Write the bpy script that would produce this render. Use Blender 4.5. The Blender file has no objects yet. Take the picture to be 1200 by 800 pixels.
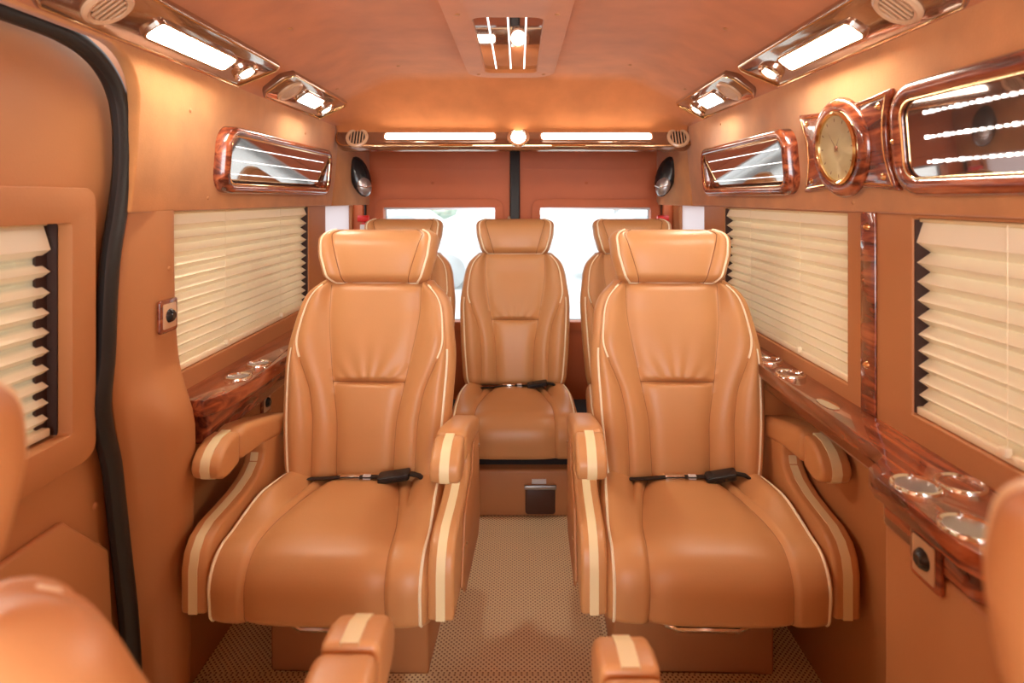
import bpy, bmesh, math, random
import numpy as np
from mathutils import Vector, Matrix
from mathutils.geometry import tessellate_polygon
random.seed(4)
S = bpy.context.scene
COL = S.collection
PI = math.pi
# ------------------------------------------------------------ camera, world, lights, exposure
cd = bpy.data.cameras.new('camera'); cam = bpy.data.objects.new('camera', cd); COL.objects.link(cam)
CZ = 1.28
cam.location = (0, 0, CZ); cam.rotation_euler = (PI/2, 0, 0)
cd.sensor_width = 36; cd.lens = 21.0; cd.clip_start = 0.03
cd.shift_x = -8/1200; cd.shift_y = -168/1200
cd.dof.use_dof = True; cd.dof.focus_distance = 1.9; cd.dof.aperture_fstop = 3.2
S.camera = cam
W = bpy.data.worlds.new('world'); S.world = W; W.use_nodes = True
wn = W.node_tree; bg = wn.nodes['Background']; bg.inputs[0].default_value = (0.93, 0.97, 1, 1); bg.inputs[1].default_value = 1.5
S.view_settings.view_transform = 'Standard'; S.view_settings.look = 'None'; S.view_settings.gamma = 1
S.view_settings.exposure = 1.1
def area(name, loc, rot, sx, sy, power, col):
    l = bpy.data.lights.new(name, 'AREA'); l.shape = 'RECTANGLE'; l.size = sx; l.size_y = sy; l.energy = power; l.color = col
    o = bpy.data.objects.new(name, l); COL.objects.link(o); o.location = loc; o.rotation_euler = rot
    return o
area('windscreen_daylight', (-0.03, -1.25, 1.25), (math.radians(80), 0, 0), 1.5, 0.9, 16, (0.97, 0.98, 1))

# ------------------------------------------------------------ materials
MATS = {}
def mat(name, col, rough=0.5, metal=0.0, coat=0.0, emit=None, estr=0, bump=None, mott=None, sheen=0, spec=0.5):
    m = bpy.data.materials.new(name); m.use_nodes = True; nt = m.node_tree; b = nt.nodes['Principled BSDF']
    b.inputs['Base Color'].default_value = (*col, 1); b.inputs['Roughness'].default_value = rough; b.inputs['Metallic'].default_value = metal
    b.inputs['Coat Weight'].default_value = coat; b.inputs['Coat Roughness'].default_value = 0.04
    b.inputs['Specular IOR Level'].default_value = spec
    if sheen: b.inputs['Sheen Weight'].default_value = sheen
    if emit: b.inputs['Emission Color'].default_value = (*emit, 1); b.inputs['Emission Strength'].default_value = estr
    tc = nt.nodes.new('ShaderNodeTexCoord')
    if mott:
        sc, amt = mott
        n = nt.nodes.new('ShaderNodeTexNoise'); n.inputs['Scale'].default_value = sc; n.inputs['Detail'].default_value = 5
        nt.links.new(tc.outputs['Object'], n.inputs['Vector'])
        r = nt.nodes.new('ShaderNodeValToRGB')
        r.color_ramp.elements[0].position = 0.3; r.color_ramp.elements[1].position = 0.7
        r.color_ramp.elements[0].color = (*[c*(1-amt) for c in col], 1); r.color_ramp.elements[1].color = (*[min(1, c*(1+amt)) for c in col], 1)
        nt.links.new(n.outputs['Fac'], r.inputs[0]); nt.links.new(r.outputs[0], b.inputs['Base Color'])
    if bump:
        sc, st = bump
        n = nt.nodes.new('ShaderNodeTexNoise'); n.inputs['Scale'].default_value = sc; n.inputs['Detail'].default_value = 4
        nt.links.new(tc.outputs['Object'], n.inputs['Vector'])
        bp = nt.nodes.new('ShaderNodeBump'); bp.inputs['Strength'].default_value = st; bp.inputs['Distance'].default_value = 0.002
        nt.links.new(n.outputs['Fac'], bp.inputs['Height']); nt.links.new(bp.outputs[0], b.inputs['Normal'])
    MATS[name] = m
    return m
LEATHER = mat('tan_leather', (0.61, 0.305, 0.122), 0.38, bump=(240, 0.12), mott=(3, 0.05))
LEATHER2 = mat('tan_leather_trim', (0.50, 0.215, 0.08), 0.5, bump=(200, 0.12), mott=(3, 0.05))
SUEDE = mat('orange_suede', (0.56, 0.25, 0.085), 0.85, bump=(300, 0.25), mott=(9, 0.13), sheen=0.25, spec=0.2)
SUEDE2 = mat('ceiling_suede', (0.56, 0.195, 0.062), 0.9, bump=(300, 0.25), mott=(8, 0.12), sheen=0.2, spec=0.2)
DOORM = mat('rust_door_trim', (0.52, 0.13, 0.04), 0.55, bump=(200, 0.1), mott=(4, 0.06))
CREAM = mat('cream_stripe', (0.88, 0.76, 0.46), 0.45)
PIPE = mat('cream_piping', (0.95, 0.86, 0.64), 0.45)
SEAM = mat('brown_stitching', (0.25, 0.09, 0.035), 0.7)
BLACK = mat('black_rubber', (0.012, 0.012, 0.012), 0.45)
BELT = mat('black_webbing', (0.012, 0.011, 0.012), 0.6)
PLASTIC = mat('black_plastic', (0.015, 0.015, 0.017), 0.25)
SHADOWGAP = mat('dark_brown_gasket', (0.045, 0.018, 0.012), 0.7)  # shade colour for the gaps beside the blinds
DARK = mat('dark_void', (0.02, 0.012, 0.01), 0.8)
CHROME = mat('chrome', (0.85, 0.82, 0.78), 0.12, 1)
GOLD = mat('gold_metal', (0.85, 0.62, 0.32), 0.15, 1)
STEEL = mat('grey_metal', (0.45, 0.45, 0.46), 0.3, 0.8)
BRONZE = mat('bronze_mirror', (0.32, 0.19, 0.12), 0.12, 0.75, coat=1)
MIRROR = mat('smoked_mirror', (0.46, 0.38, 0.34), 0.03, 0.9, coat=1)
TRIMP = mat('tan_gloss_plastic', (0.62, 0.40, 0.24), 0.3, coat=0.3)
LAMP = mat('lamp_diffuser', (1, 0.95, 0.85), 0.4, emit=(1, 0.90, 0.75), estr=46)
LAMP2 = mat('bar_diffuser', (1, 0.95, 0.85), 0.4, emit=(1, 0.91, 0.78), estr=7)
SPOT = mat('spot_diffuser', (1, 0.95, 0.88), 0.4, emit=(1, 0.88, 0.72), estr=6)
LED_REFL = mat('led_bead', (1, 1, 1), 0.4, emit=(1, 0.96, 0.92), estr=1.6)  # glow standing in for a light strip reflected in the mirrors
FACE = mat('clock_face', (0.82, 0.72, 0.42), 0.4, coat=0.6)
RED = mat('red_plastic', (0.65, 0.02, 0.015), 0.35)
WHITE = mat('white_label', (0.75, 0.73, 0.72), 0.5)
CARP = mat('pale_grey_paint', (0.7, 0.72, 0.74), 0.4)
ASPH = mat('pale_paving', (0.75, 0.76, 0.76), 0.8)
LEAF = mat('pale_foliage', (0.42, 0.5, 0.42), 0.8, mott=(2, .3))
# mahogany
def wood():
    m = bpy.data.materials.new('glossy_mahogany'); m.use_nodes = True; nt = m.node_tree; b = nt.nodes['Principled BSDF']
    tc = nt.nodes.new('ShaderNodeTexCoord'); mp = nt.nodes.new('ShaderNodeMapping'); mp.inputs['Scale'].default_value = (14, 1.6, 14)
    nt.links.new(tc.outputs['Object'], mp.inputs[0])
    n = nt.nodes.new('ShaderNodeTexNoise'); n.inputs['Scale'].default_value = 2.2; n.inputs['Detail'].default_value = 6; n.inputs['Distortion'].default_value = 1.6
    nt.links.new(mp.outputs[0], n.inputs['Vector'])
    r = nt.nodes.new('ShaderNodeValToRGB'); e = r.color_ramp.elements
    e[0].position = 0.36; e[0].color = (0.08, 0.013, 0.006, 1); e[1].position = 0.68; e[1].color = (0.46, 0.12, 0.04, 1)
    x = e.new(0.5); x.color = (0.24, 0.048, 0.017, 1)
    nt.links.new(n.outputs['Fac'], r.inputs[0]); nt.links.new(r.outputs[0], b.inputs['Base Color'])
    b.inputs['Roughness'].default_value = 0.25; b.inputs['Coat Weight'].default_value = 1; b.inputs['Coat Roughness'].default_value = 0.03
    return m
WOOD = wood()
def fabric():
    m = bpy.data.materials.new('blind_fabric'); m.use_nodes = True; nt = m.node_tree
    for n in list(nt.nodes): nt.nodes.remove(n)
    o = nt.nodes.new('ShaderNodeOutputMaterial'); d = nt.nodes.new('ShaderNodeBsdfDiffuse'); t = nt.nodes.new('ShaderNodeBsdfTranslucent'); mx = nt.nodes.new('ShaderNodeMixShader')
    d.inputs[0].default_value = (0.94, 0.87, 0.66, 1); t.inputs[0].default_value = (0.80, 0.66, 0.52, 1); mx.inputs[0].default_value = 0.06
    nt.links.new(d.outputs[0], mx.inputs[1]); nt.links.new(t.outputs[0], mx.inputs[2]); nt.links.new(mx.outputs[0], o.inputs[0])
    return m
FABRIC = fabric()
def glassm(name, tint, rough=0.0, mixw=0.9):
    m = bpy.data.materials.new(name); m.use_nodes = True; nt = m.node_tree
    for n in list(nt.nodes): nt.nodes.remove(n)
    o = nt.nodes.new('ShaderNodeOutputMaterial'); g = nt.nodes.new('ShaderNodeBsdfGlossy'); t = nt.nodes.new('ShaderNodeBsdfTransparent'); mx = nt.nodes.new('ShaderNodeMixShader')
    g.inputs['Roughness'].default_value = 0.02; t.inputs[0].default_value = (*tint, 1); mx.inputs[0].default_value = 1-mixw
    nt.links.new(g.outputs[0], mx.inputs[2]); nt.links.new(t.outputs[0], mx.inputs[1]); nt.links.new(mx.outputs[0], o.inputs[0])
    return m
GLASS = glassm('window_glass', (0.93, 0.97, 0.97))
def frosted():
    m = bpy.data.materials.new('frosted_glass'); m.use_nodes = True; nt = m.node_tree
    for n in list(nt.nodes): nt.nodes.remove(n)
    o = nt.nodes.new('ShaderNodeOutputMaterial'); d = nt.nodes.new('ShaderNodeBsdfDiffuse'); t = nt.nodes.new('ShaderNodeBsdfTranslucent'); mx = nt.nodes.new('ShaderNodeMixShader')
    d.inputs[0].default_value = (0.5, 0.45, 0.5, 1); t.inputs[0].default_value = (0.85, 0.80, 0.80, 1); mx.inputs[0].default_value = 0.6
    nt.links.new(d.outputs[0], mx.inputs[1]); nt.links.new(t.outputs[0], mx.inputs[2]); nt.links.new(mx.outputs[0], o.inputs[0])
    return m
FROST = frosted()
def matweave():
    m = bpy.data.materials.new('woven_beige_mat'); m.use_nodes = True; nt = m.node_tree; b = nt.nodes['Principled BSDF']; L = nt.links
    tc = nt.nodes.new('ShaderNodeTexCoord'); mp = nt.nodes.new('ShaderNodeMapping'); mp.inputs['Rotation'].default_value = (0, 0, PI/4); k = 2*PI/0.0105
    mp.inputs['Scale'].default_value = (k, k, k); L.new(tc.outputs['Object'], mp.inputs[0])
    sp = nt.nodes.new('ShaderNodeSeparateXYZ'); L.new(mp.outputs[0], sp.inputs[0])
    def mth(op, a, b_=None, v=None):
        n = nt.nodes.new('ShaderNodeMath'); n.operation = op; L.new(a, n.inputs[0])
        if b_ is not None: L.new(b_, n.inputs[1])
        if v is not None: n.inputs[1].default_value = v
        return n.outputs[0]
    s = mth('MULTIPLY', mth('SINE', mth('MULTIPLY', sp.outputs[0], v=0.5)), mth('SINE', mth('MULTIPLY', sp.outputs[1], v=0.5)))
    a = mth('ABSOLUTE', s)
    r = nt.nodes.new('ShaderNodeValToRGB'); e = r.color_ramp.elements
    e[0].position = 0.55; e[0].color = (0.95, 0.82, 0.54, 1); e[1].position = 0.84; e[1].color = (0.30, 0.15, 0.06, 1)
    L.new(a, r.inputs[0]); L.new(r.outputs[0], b.inputs['Base Color']); b.inputs['Roughness'].default_value = 0.6
    bp = nt.nodes.new('ShaderNodeBump'); bp.invert = True; bp.inputs['Strength'].default_value = 0.3; bp.inputs['Distance'].default_value = 0.002
    L.new(a, bp.inputs['Height']); L.new(bp.outputs[0], b.inputs['Normal'])
    return m
WEAVE = matweave()

# ------------------------------------------------------------ helpers
def tag(o, label=None, cat=None, group=None, kind=None):
    for k, v in (('label', label), ('category', cat), ('group', group), ('kind', kind)):
        if v: o[k] = v
    return o
def empty(name, loc, label=None, cat=None, group=None, rz=0):
    o = bpy.data.objects.new(name, None); COL.objects.link(o); o.location = loc; o.rotation_euler = (0, 0, rz); o.empty_display_size = 0.05
    return tag(o, label, cat, group)
def basis(o, U, V, Wd):
    U = Vector(U).normalized(); V = Vector(V).normalized(); Wd = Vector(Wd).normalized()
    m = Matrix.Identity(4)
    for i in range(3): m[i][0], m[i][1], m[i][2], m[i][3] = U[i], V[i], Wd[i], o[i]
    return m
I4 = Matrix.Identity(4)
class MB:
    def __init__(s): s.v = []; s.f = []; s.m = I4
    def at(s, m): s.m = m; return s
    def add(s, vs, fs):
        n = len(s.v); s.v += [tuple(s.m @ Vector(p)) for p in vs]; s.f += [tuple(i+n for i in f) for f in fs]; return s
    def box(s, a, b):
        (x0, y0, z0), (x1, y1, z1) = a, b
        return s.add([(x0,y0,z0),(x1,y0,z0),(x1,y1,z0),(x0,y1,z0),(x0,y0,z1),(x1,y0,z1),(x1,y1,z1),(x0,y1,z1)],
                     [(0,3,2,1),(4,5,6,7),(0,1,5,4),(1,2,6,5),(2,3,7,6),(3,0,4,7)])
    def prism(s, outer, holes=(), t0=0, t1=0.01):
        loops = [list(outer)] + [list(h) for h in holes]
        flat = [p for l in loops for p in l]; N = len(flat)
        vs = [(p[0], p[1], t0) for p in flat] + [(p[0], p[1], t1) for p in flat]; fs = []
        if not holes: fs += [tuple(range(N))[::-1], tuple(range(N, 2*N))]
        else:
            tr = tessellate_polygon([[Vector((p[0], p[1], 0)) for p in l] for l in loops])
            for t in tr: fs += [(t[2], t[1], t[0]), (t[0]+N, t[1]+N, t[2]+N)]
        k = 0
        for l in loops:
            n = len(l)
            for i in range(n): j = (i+1) % n; fs.append((k+i, k+j, k+j+N, k+i+N))
            k += n
        return s.add(vs, fs)
    def lathe(s, prof, n=24, c=(0, 0), sc=(1, 1)):
        vs = []; fs = []; m = len(prof)
        for i in range(n):
            a = 2*PI*i/n
            for r, h in prof: vs.append((c[0]+r*math.cos(a)*sc[0], c[1]+r*math.sin(a)*sc[1], h))
        for i in range(n):
            for j in range(m-1):
                a, b = i*m+j, ((i+1) % n)*m+j; fs.append((a, b, b+1, a+1))
        if prof[0][0] > 1e-6: fs.append(tuple(i*m for i in range(n)))
        if prof[-1][0] > 1e-6: fs.append(tuple(i*m+m-1 for i in range(n)))
        return s.add(vs, fs)
    def tube(s, pts, r, n=7, closed=False, flat=None):
        P = [Vector(p) for p in pts]; N = len(P); vs = []; fs = []
        prev = None
        for i in range(N):
            if closed: d = P[(i+1) % N]-P[i-1]
            else: d = P[min(i+1, N-1)]-P[max(i-1, 0)]
            d = d.normalized() if d.length > 1e-9 else Vector((0, 0, 1))
            if prev is None:
                up = Vector(flat[0]) if flat else (Vector((0, 0, 1)) if abs(d.z) < .9 else Vector((1, 0, 0)))
            else: up = prev
            if flat: up = Vector(flat[0])
            a = (up - d*up.dot(d)).normalized(); b = d.cross(a); prev = a
            ra, rb = (flat[1], flat[2]) if flat else (r, r)
            for k in range(n):
                t = 2*PI*k/n; vs.append(tuple(P[i]+a*ra*math.cos(t)+b*rb*math.sin(t)))
        for i in range(N if closed else N-1):
            for k in range(n):
                a, b = i*n+k, i*n+(k+1) % n; c, d_ = ((i+1) % N)*n+(k+1) % n, ((i+1) % N)*n+k
                fs.append((a, b, c, d_))
        if not closed: fs += [tuple(range(n))[::-1], tuple(range((N-1)*n, N*n))]
        return s.add(vs, fs)
    def grid(s, rows):
        m = len(rows[0]); vs = [p for r in rows for p in r]; fs = []
        for i in range(len(rows)-1):
            for j in range(m-1): a = i*m+j; fs.append((a, a+1, a+m+1, a+m))
        return s.add(vs, fs)
    def sphere(s, c, r, n=8, sc=(1, 1, 1)):
        vs = []; fs = []
        for i in range(n//2+1):
            th = PI*i/(n//2)
            for k in range(n):
                ph = 2*PI*k/n; vs.append((c[0]+r*sc[0]*math.sin(th)*math.cos(ph), c[1]+r*sc[1]*math.sin(th)*math.sin(ph), c[2]+r*sc[2]*math.cos(th)))
        for i in range(n//2):
            for k in range(n): a = i*n+k; b = i*n+(k+1) % n; fs.append((a, b, b+n, a+n))
        return s.add(vs, fs)
    def build(s, name, m, parent=None, bevel=0, seg=2, smooth=True, ang=38, subdiv=0):
        bm = bmesh.new(); V = [bm.verts.new(v) for v in s.v]
        for f in s.f:
            if len(set(f)) > 2:
                try: bm.faces.new([V[i] for i in f])
                except ValueError: pass
        bmesh.ops.remove_doubles(bm, verts=bm.verts, dist=1e-5)
        bmesh.ops.recalc_face_normals(bm, faces=bm.faces)
        if bevel:
            ed = [e for e in bm.edges if len(e.link_faces) == 2 and e.calc_face_angle(0) > math.radians(30)]
            if ed: bmesh.ops.bevel(bm, geom=ed, offset=bevel, segments=seg, profile=0.5, affect='EDGES', clamp_overlap=True)
        me = bpy.data.meshes.new(name); bm.to_mesh(me); bm.free()
        if smooth:
            me.shade_smooth(); me.set_sharp_from_angle(angle=math.radians(ang))
        me.materials.append(m)
        o = bpy.data.objects.new(name, me); COL.objects.link(o)
        if subdiv:
            md = o.modifiers.new('sub', 'SUBSURF'); md.levels = md.render_levels = subdiv
        if parent: o.parent = parent
        return o
def tube(name, pts, r, m, parent=None, **k): return MB().tube(pts, r, **k).build(name, m, parent)
def rr(x0, y0, x1, y1, r, n=6):
    out = []
    for cx, cy, a0 in ((x1-r, y1-r, 0), (x0+r, y1-r, 90), (x0+r, y0+r, 180), (x1-r, y0+r, 270)):
        for i in range(n+1):
            a = math.radians(a0+90*i/n); out.append((cx+r*math.cos(a), cy+r*math.sin(a)))
    return out
def inset(poly, d):
    n = len(poly); out = []
    ar = sum(poly[i][0]*poly[(i+1) % n][1]-poly[(i+1) % n][0]*poly[i][1] for i in range(n)); sg = 1 if ar > 0 else -1
    for i in range(n):
        p0, p1, p2 = Vector(poly[i-1]), Vector(poly[i]), Vector(poly[(i+1) % n])
        a, b = (p1-p0).normalized(), (p2-p1).normalized()
        na, nb = Vector((-a.y, a.x)), Vector((-b.y, b.x)); q = na+nb
        q = q*(1.0/max(0.35, q.dot(na))) if q.length > 1e-6 else na
        out.append(tuple(p1+q*d*sg))
    return out
def rect(x0, y0, x1, y1): return [(x0, y0), (x1, y0), (x1, y1), (x0, y1)]
def copy_tree(o, parent=None):
    c = o.copy(); COL.objects.link(c)
    if parent: c.parent = parent
    for ch in KIDS.get(o.name, []) or [x for x in o.children]: copy_tree(ch, c)
    return c
KIDS = {}
def screw(parent, M, u, v, w, r=0.005, m=None, name='screw'):
    return MB().at(M).lathe([(0, w+r*.6), (r*.6, w+r*.5), (r, w)], 10, c=(u, v)).build(name, m or GOLD, parent)

# ------------------------------------------------------------ the setting
XL, XR = -0.86, 0.80
YB = -1.3
# floor
MB().box((XL-.06, YB, -0.05), (XR+.06, 3.25, 0)).build('floor', WEAVE)
bpy.data.objects['floor']['kind'] = 'structure'
fl = bpy.data.objects['floor']
# ceiling profile
prof = [(.785, 1.60), (.775, 1.63), (.73, 1.668), (.67, 1.70), (.60, 1.735), (.54, 1.765), (.49, 1.781), (.44, 1.785), (.2, 1.788), (0, 1.789)]
CX = -0.03
full = [(CX-h, z) for h, z in prof] + [(CX+h, z) for h, z in prof[::-1][1:]]
rows = [[(x, y, z) for x, z in full] for y in (YB, -.5, .3, 1.1, 1.9, 2.40)]
rows.append([(x, 2.47, z-.006*(z > 1.7)) for x, z in full])
rows.append([(x, 2.50, z if z < 1.62 else 1.62+(z-1.62)*.88) for x, z in full])
rows.append([(x, 2.58, z if z < 1.60 else 1.60+(z-1.60)*.45) for x, z in full])
rows.append([(x, 2.66, min(z, 1.605)) for x, z in full])
rows.append([(x, 2.70, 1.52) for x, z in full])
rows.append([(x, 3.20, 1.56) for x, z in full])
ceil = MB().grid(rows).build('ceiling', SUEDE2, ang=50); ceil['kind'] = 'structure'
so = ceil.modifiers.new('sol', 'SOLIDIFY'); so.thickness = 0.02; so.offset = 1
for x, y in ((-.40, 1.32), (-.46, 2.28), (.34, 1.36), (.42, 2.26), (-.62, 1.62), (.56, 1.62), (-.03, 2.43), (-.25, .9), (.2, .9), (-.7, 2.3), (.64, 2.3)):
    h = abs(x-CX); z = np.interp(-h, [-p[0] for p in prof], [p[1] for p in prof])
    MB().sphere((x, y, z-.001), .008, 8, (1, 1, .5)).build('button', LEATHER2, ceil)
# hatch on the ceiling
hz = 1.785
hatch = empty('ceiling_hatch', (CX, 1.9, hz), 'suede covered hatch surround on the ceiling with long smoked mirror panel', 'ceiling hatch')
hatch.rotation_euler = (0, 0, 0)
def loc(M_, o): return Matrix.Translation(-Vector(o.location)) @ M_
HM = basis((0, 0, -.0), (1, 0, 0), (0, 1, 0), (0, 0, -1))
hp = rr(-.165, -1.1, .165, .47, .10, 8)
MB().at(HM).prism(hp, [rr(-.098, -.32, .098, .38, .035)], 0, .028).build('hatch_surround', SUEDE2, hatch, bevel=.008, seg=3)
MB().at(HM).prism(rr(-.098, -.32, .098, .38, .035), (), .004, .014).build('mirror_panel', MIRROR, hatch)
for x in (-.055, .0, .05):
    b = MB()
    for k in range(34): b.sphere((x, -.30+k*.0197, -.0165), .0028, 6)
    tag(b.build('led_string', LED_REFL, hatch), kind='stuff')  # strip reflection put in as rows of glowing beads
for x, y in ((-.125, .40), (.125, .40), (-.13, -.35), (.13, -.35)): MB().sphere((x, y, -.029), .008, 8, (1, 1, .5)).build('button', LEATHER2, hatch)

# side walls, lower shells (plan u=y, v=z, w=inward)
def wallM(side, x=None, z0=0): 
    if side == 'L': return basis((XL if x is None else x, 0, z0), (0, 1, 0), (0, 0, 1), (1, 0, 0))
    return basis((XR if x is None else x, 0, z0), (0, 1, 0), (0, 0, 1), (-1, 0, 0))
WL, WR = wallM('L'), wallM('R')
wl = MB().at(WL).prism(rect(1.42, 0, 3.2, 1.27), [rect(1.476, .835, 2.45, 1.247), rect(2.66, .93, 3.08, 1.243)], -.05, 0).build('wall_left', LEATHER2, bevel=.004); wl['kind'] = 'structure'
wr = MB().at(WR).prism(rect(YB, 0, 3.2, 1.27), [rect(.40, .84, 1.217, 1.24), rect(1.455, .825, 2.33, 1.243), rect(2.58, .93, 2.98, 1.243)], -.05, 0).build('wall_right', LEATHER2, bevel=.004); wr['kind'] = 'structure'
# upper panels (leaning)
def upM(side): 
    return basis((-.845, 0, 1.25), (0, 1, 0), (.03, 0, .37), (.37, 0, -.03)) if side == 'L' else basis((.785, 0, 1.25), (0, 1, 0), (-.03, 0, .37), (-.37, 0, -.03))
UL, UR = upM('L'), upM('R')
arc = [(1.18+.12*math.cos(math.radians(a)), .235+.11*math.sin(math.radians(a))) for a in range(0, 91, 10)]
pl = [(1.30, -.003)] + [(1.305, .12)] + arc + [(YB, .345), (YB, .385), (2.72, .385), (2.72, -.003)]
MB().at(UL).prism(pl, (), -.03, 0).build('upper_panel', SUEDE, wl, bevel=.006, seg=3)
MB().at(UR).prism([(YB, -.003), (YB, .385), (2.72, .385), (2.72, -.003)], (), -.03, 0).build('upper_panel', SUEDE, wr, bevel=.006, seg=3)
# corner pillars at the rear, with the angled upper panel
for side, w, sx in (('L', wl, 1), ('R', wr, -1)):
    x0, x1 = (-.838, -.785) if side == 'L' else (.778, .725)
    MD = basis((x0, 2.70, 1.245), (x1-x0, .47, 0), (0, 0, 1), (.47*sx, -abs(x1-x0), 0))
    MB().at(MD).prism([(0, 0), (.475, 0), (.475, .31), (0, .34)], (), -.02, 0).build('corner_panel', SUEDE, w, bevel=.005)
    MB().box((XL, 3.10, 0) if side == 'L' else (XR-.05, 3.10, 0), (XL+.05, 3.2, 1.25) if side == 'L' else (XR, 3.2, 1.25)).build('corner_post', DOORM, w, bevel=.005)
for side, w, y in (('L', wl, 1.37), ('R', wr, 2.52)): pass
# rail screws on wall fronts
for y, z in ((1.44, .98+.13), ): MB().at(wallM('L', -.848)).sphere((y, z, .002), .007, 8).build('button', LEATHER2, wl)
for y, z in ((1.62, .03), (2.30, .28), (1.5, .25)): MB().at(UL).sphere((y, z, 0), .006, 8, (1, 1, .6)).build('button', LEATHER2, wl)
for y, z in ((2.25, .31), (1.40, .02)): MB().at(UR).sphere((y, z, 0), .006, 8, (1, 1, .6)).build('button', LEATHER2, wr)
# pillar cover behind the sliding door (loft)
rowsP = []
for z, yn, xi, yf in ((1.25, 1.30, -.843, 1.476), (1.10, 1.285, -.843, 1.477), (.98, 1.275, -.842, 1.48), (.90, 1.27, -.838, 1.485), (.86, 1.27, -.83, 1.48), (.80, 1.28, -.795, 1.455),
                      (.74, 1.295, -.775, 1.455), (.62, 1.32, -.800, 1.49), (.45, 1.34, -.808, 1.50), (.25, 1.37, -.808, 1.49), (0, 1.39, -.808, 1.48)):
    m = yn+(yf-yn)*.42
    rowsP.append([(-.90, yn, z), (-.862, yn, z), (-.858, yn+.02, z), (xi-.010, m-.01, z), (xi-.001, m+.02, z), (xi, yf-.02, z), (xi-.004, yf-.006, z), (xi-.014, yf, z), (-.87, 1.50, z)])
pc = MB().grid(rowsP).build('pillar_cover', LEATHER2, wl, ang=60, subdiv=1)
# glass windows
def window(n, M, u0, v0, u1, v1, m, w0):
    o = MB().at(M).prism(rect(u0-.01, v0-.01, u1+.01, v1+.01), (), w0, w0+.004).build('window_%d' % n, m); o['kind'] = 'structure'; return o
window(1, WL, 1.476, .83, 2.45, 1.25, GLASS, -.048)
window(2, WL, 2.66, .93, 3.08, 1.243, FROST, -.02)
window(3, WR, 1.455, .825, 2.33, 1.243, GLASS, -.048)
window(4, WR, .40, .84, 1.217, 1.24, GLASS, -.048)
window(5, WR, 2.58, .93, 2.98, 1.243, FROST, -.02)
# sliding door (door_3)
d3 = MB().at(wallM('L', -.895)).prism(rect(YB, 0, 1.40, 1.62), [rect(.35, .815, 1.165, 1.235)], -.03, 0).build('door_3', LEATHER2, bevel=.004); d3['kind'] = 'structure'
DM = wallM('L', -.895)
MB().at(DM).prism(rr(.20, .755, 1.225, 1.300, .03), [rr(.355, .82, 1.16, 1.232, .008)], 0, .028).build('window_frame', LEATHER2, d3, bevel=.008, seg=3)
MB().at(DM).prism(rect(.34, .805, 1.175, 1.245), (), -.028, -.024).build('window_pane', GLASS, d3)
pad = [(.30, .30), (1.30, .30), (1.285, .525), (1.155, .655), (.30, .665)]
MB().at(DM).prism(pad, (), 0, .016).build('quilted_pad', LEATHER2, d3, bevel=.009, seg=3)
for a in (.62, .80, .98): tube('stitch_line', [(-.895+.0165, a+.16*t, .655-.3*t) for t in np.linspace(.02, 1, 12)], .0016, SEAM, d3)
for y, z in ((1.262, .63), (1.27, .54)): screw(d3, DM, y, z, 0, .009, LEATHER2, 'button')
screw(d3, DM, 1.225, 1.235, .0, .007, CHROME)
# door seal
sp_ = [(YB, 1.596), (-.4, 1.596), (.5, 1.598), (1.05, 1.60), (1.12, 1.598), (1.18, 1.588), (1.235, 1.565), (1.275, 1.53), (1.298, 1.488), (1.308, 1.43), (1.309, 1.34), (1.29, 1.24), (1.268, 1.157), (1.258, 1.05), (1.254, .943),
       (1.244, .89), (1.240, .841), (1.252, .78), (1.273, .72), (1.288, .62), (1.302, .522), (1.329, .354), (1.344, .19), (1.36, 0.01)]
tt = np.linspace(0, len(sp_)-1, 110)
ys = np.interp(tt, range(len(sp_)), [p[0] for p in sp_]); zs = np.interp(tt, range(len(sp_)), [p[1] for p in sp_])
ker = np.array([1, 2, 3, 2, 1])/9
ys[2:-2] = np.convolve(ys, ker, 'valid'); zs[2:-2] = np.convolve(zs, ker, 'valid')
sl = MB().tube([(-.868, y, z) for y, z in zip(ys, zs)], .02, n=10, flat=((1, 0, 0), .018, .021)).build('door_seal', BLACK, d3)
# rear doors
YD = 3.15
RM = basis((0, YD, 0), (1, 0, 0), (0, 0, 1), (0, -1, 0))
wb = MB().at(RM).prism(rect(XL-.05, -.02, XR+.05, 1.58), [rect(-.711, .63, -.126, 1.23), rect(.1125, .63, .693, 1.23)], -.07, -.04).build('wall_back', BLACK); wb['kind'] = 'structure'
for n, (a, b, c, d) in ((1, (-.805, -.048, -.711, -.126)), (2, (.006, .765, .1125, .693))):
    dr = MB().at(RM).prism(rr(a, .02, b, 1.565, .02), [rect(c, .63, d, 1.23)], -.045, 0).build('door_%d' % n, DOORM, bevel=.006, seg=3); dr['kind'] = 'structure'
    MB().at(RM).prism(rr(c-.045, .585, d+.045, 1.275, .05), [rect(c, .63, d, 1.23)], 0, .018).build('window_frame', DOORM, dr, bevel=.008, seg=3)
    MB().at(RM).prism(rect(c-.01, .62, d+.01, 1.24), (), -.035, -.031).build('window_pane', GLASS, dr)
    MB().at(RM).prism(rect(c, 1.218, d, 1.23), (), -.03, -.01).build('window_gasket', STEEL, dr)
    MB().at(RM).prism(rect(a+.02, 1.43, b-.02, 1.436), (), 0, .003).build('seam', DOORM, dr)
    for u in (a+.02+.33,): screw(dr, RM, u, 1.36, 0, .008, DOORM, 'button')
    MB().at(RM).sphere((d+.075, 1.165, .01), .016, 8, (.6, 1.4, .6)).build('latch_knob', TRIMP, dr)
t = MB().at(RM).prism(rr(-.045, .02, .003, 1.54, .01), (), -.03, .018).build('trim_1', BLACK, bevel=.005); t['kind'] = 'structure'
for n, x in ((2, -.812), (3, .757)):
    t = tube('trim_%d' % n, [(x, YD-.012, .05), (x, YD-.012, 1.53)], .011, BLACK); t['kind'] = 'structure'

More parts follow.
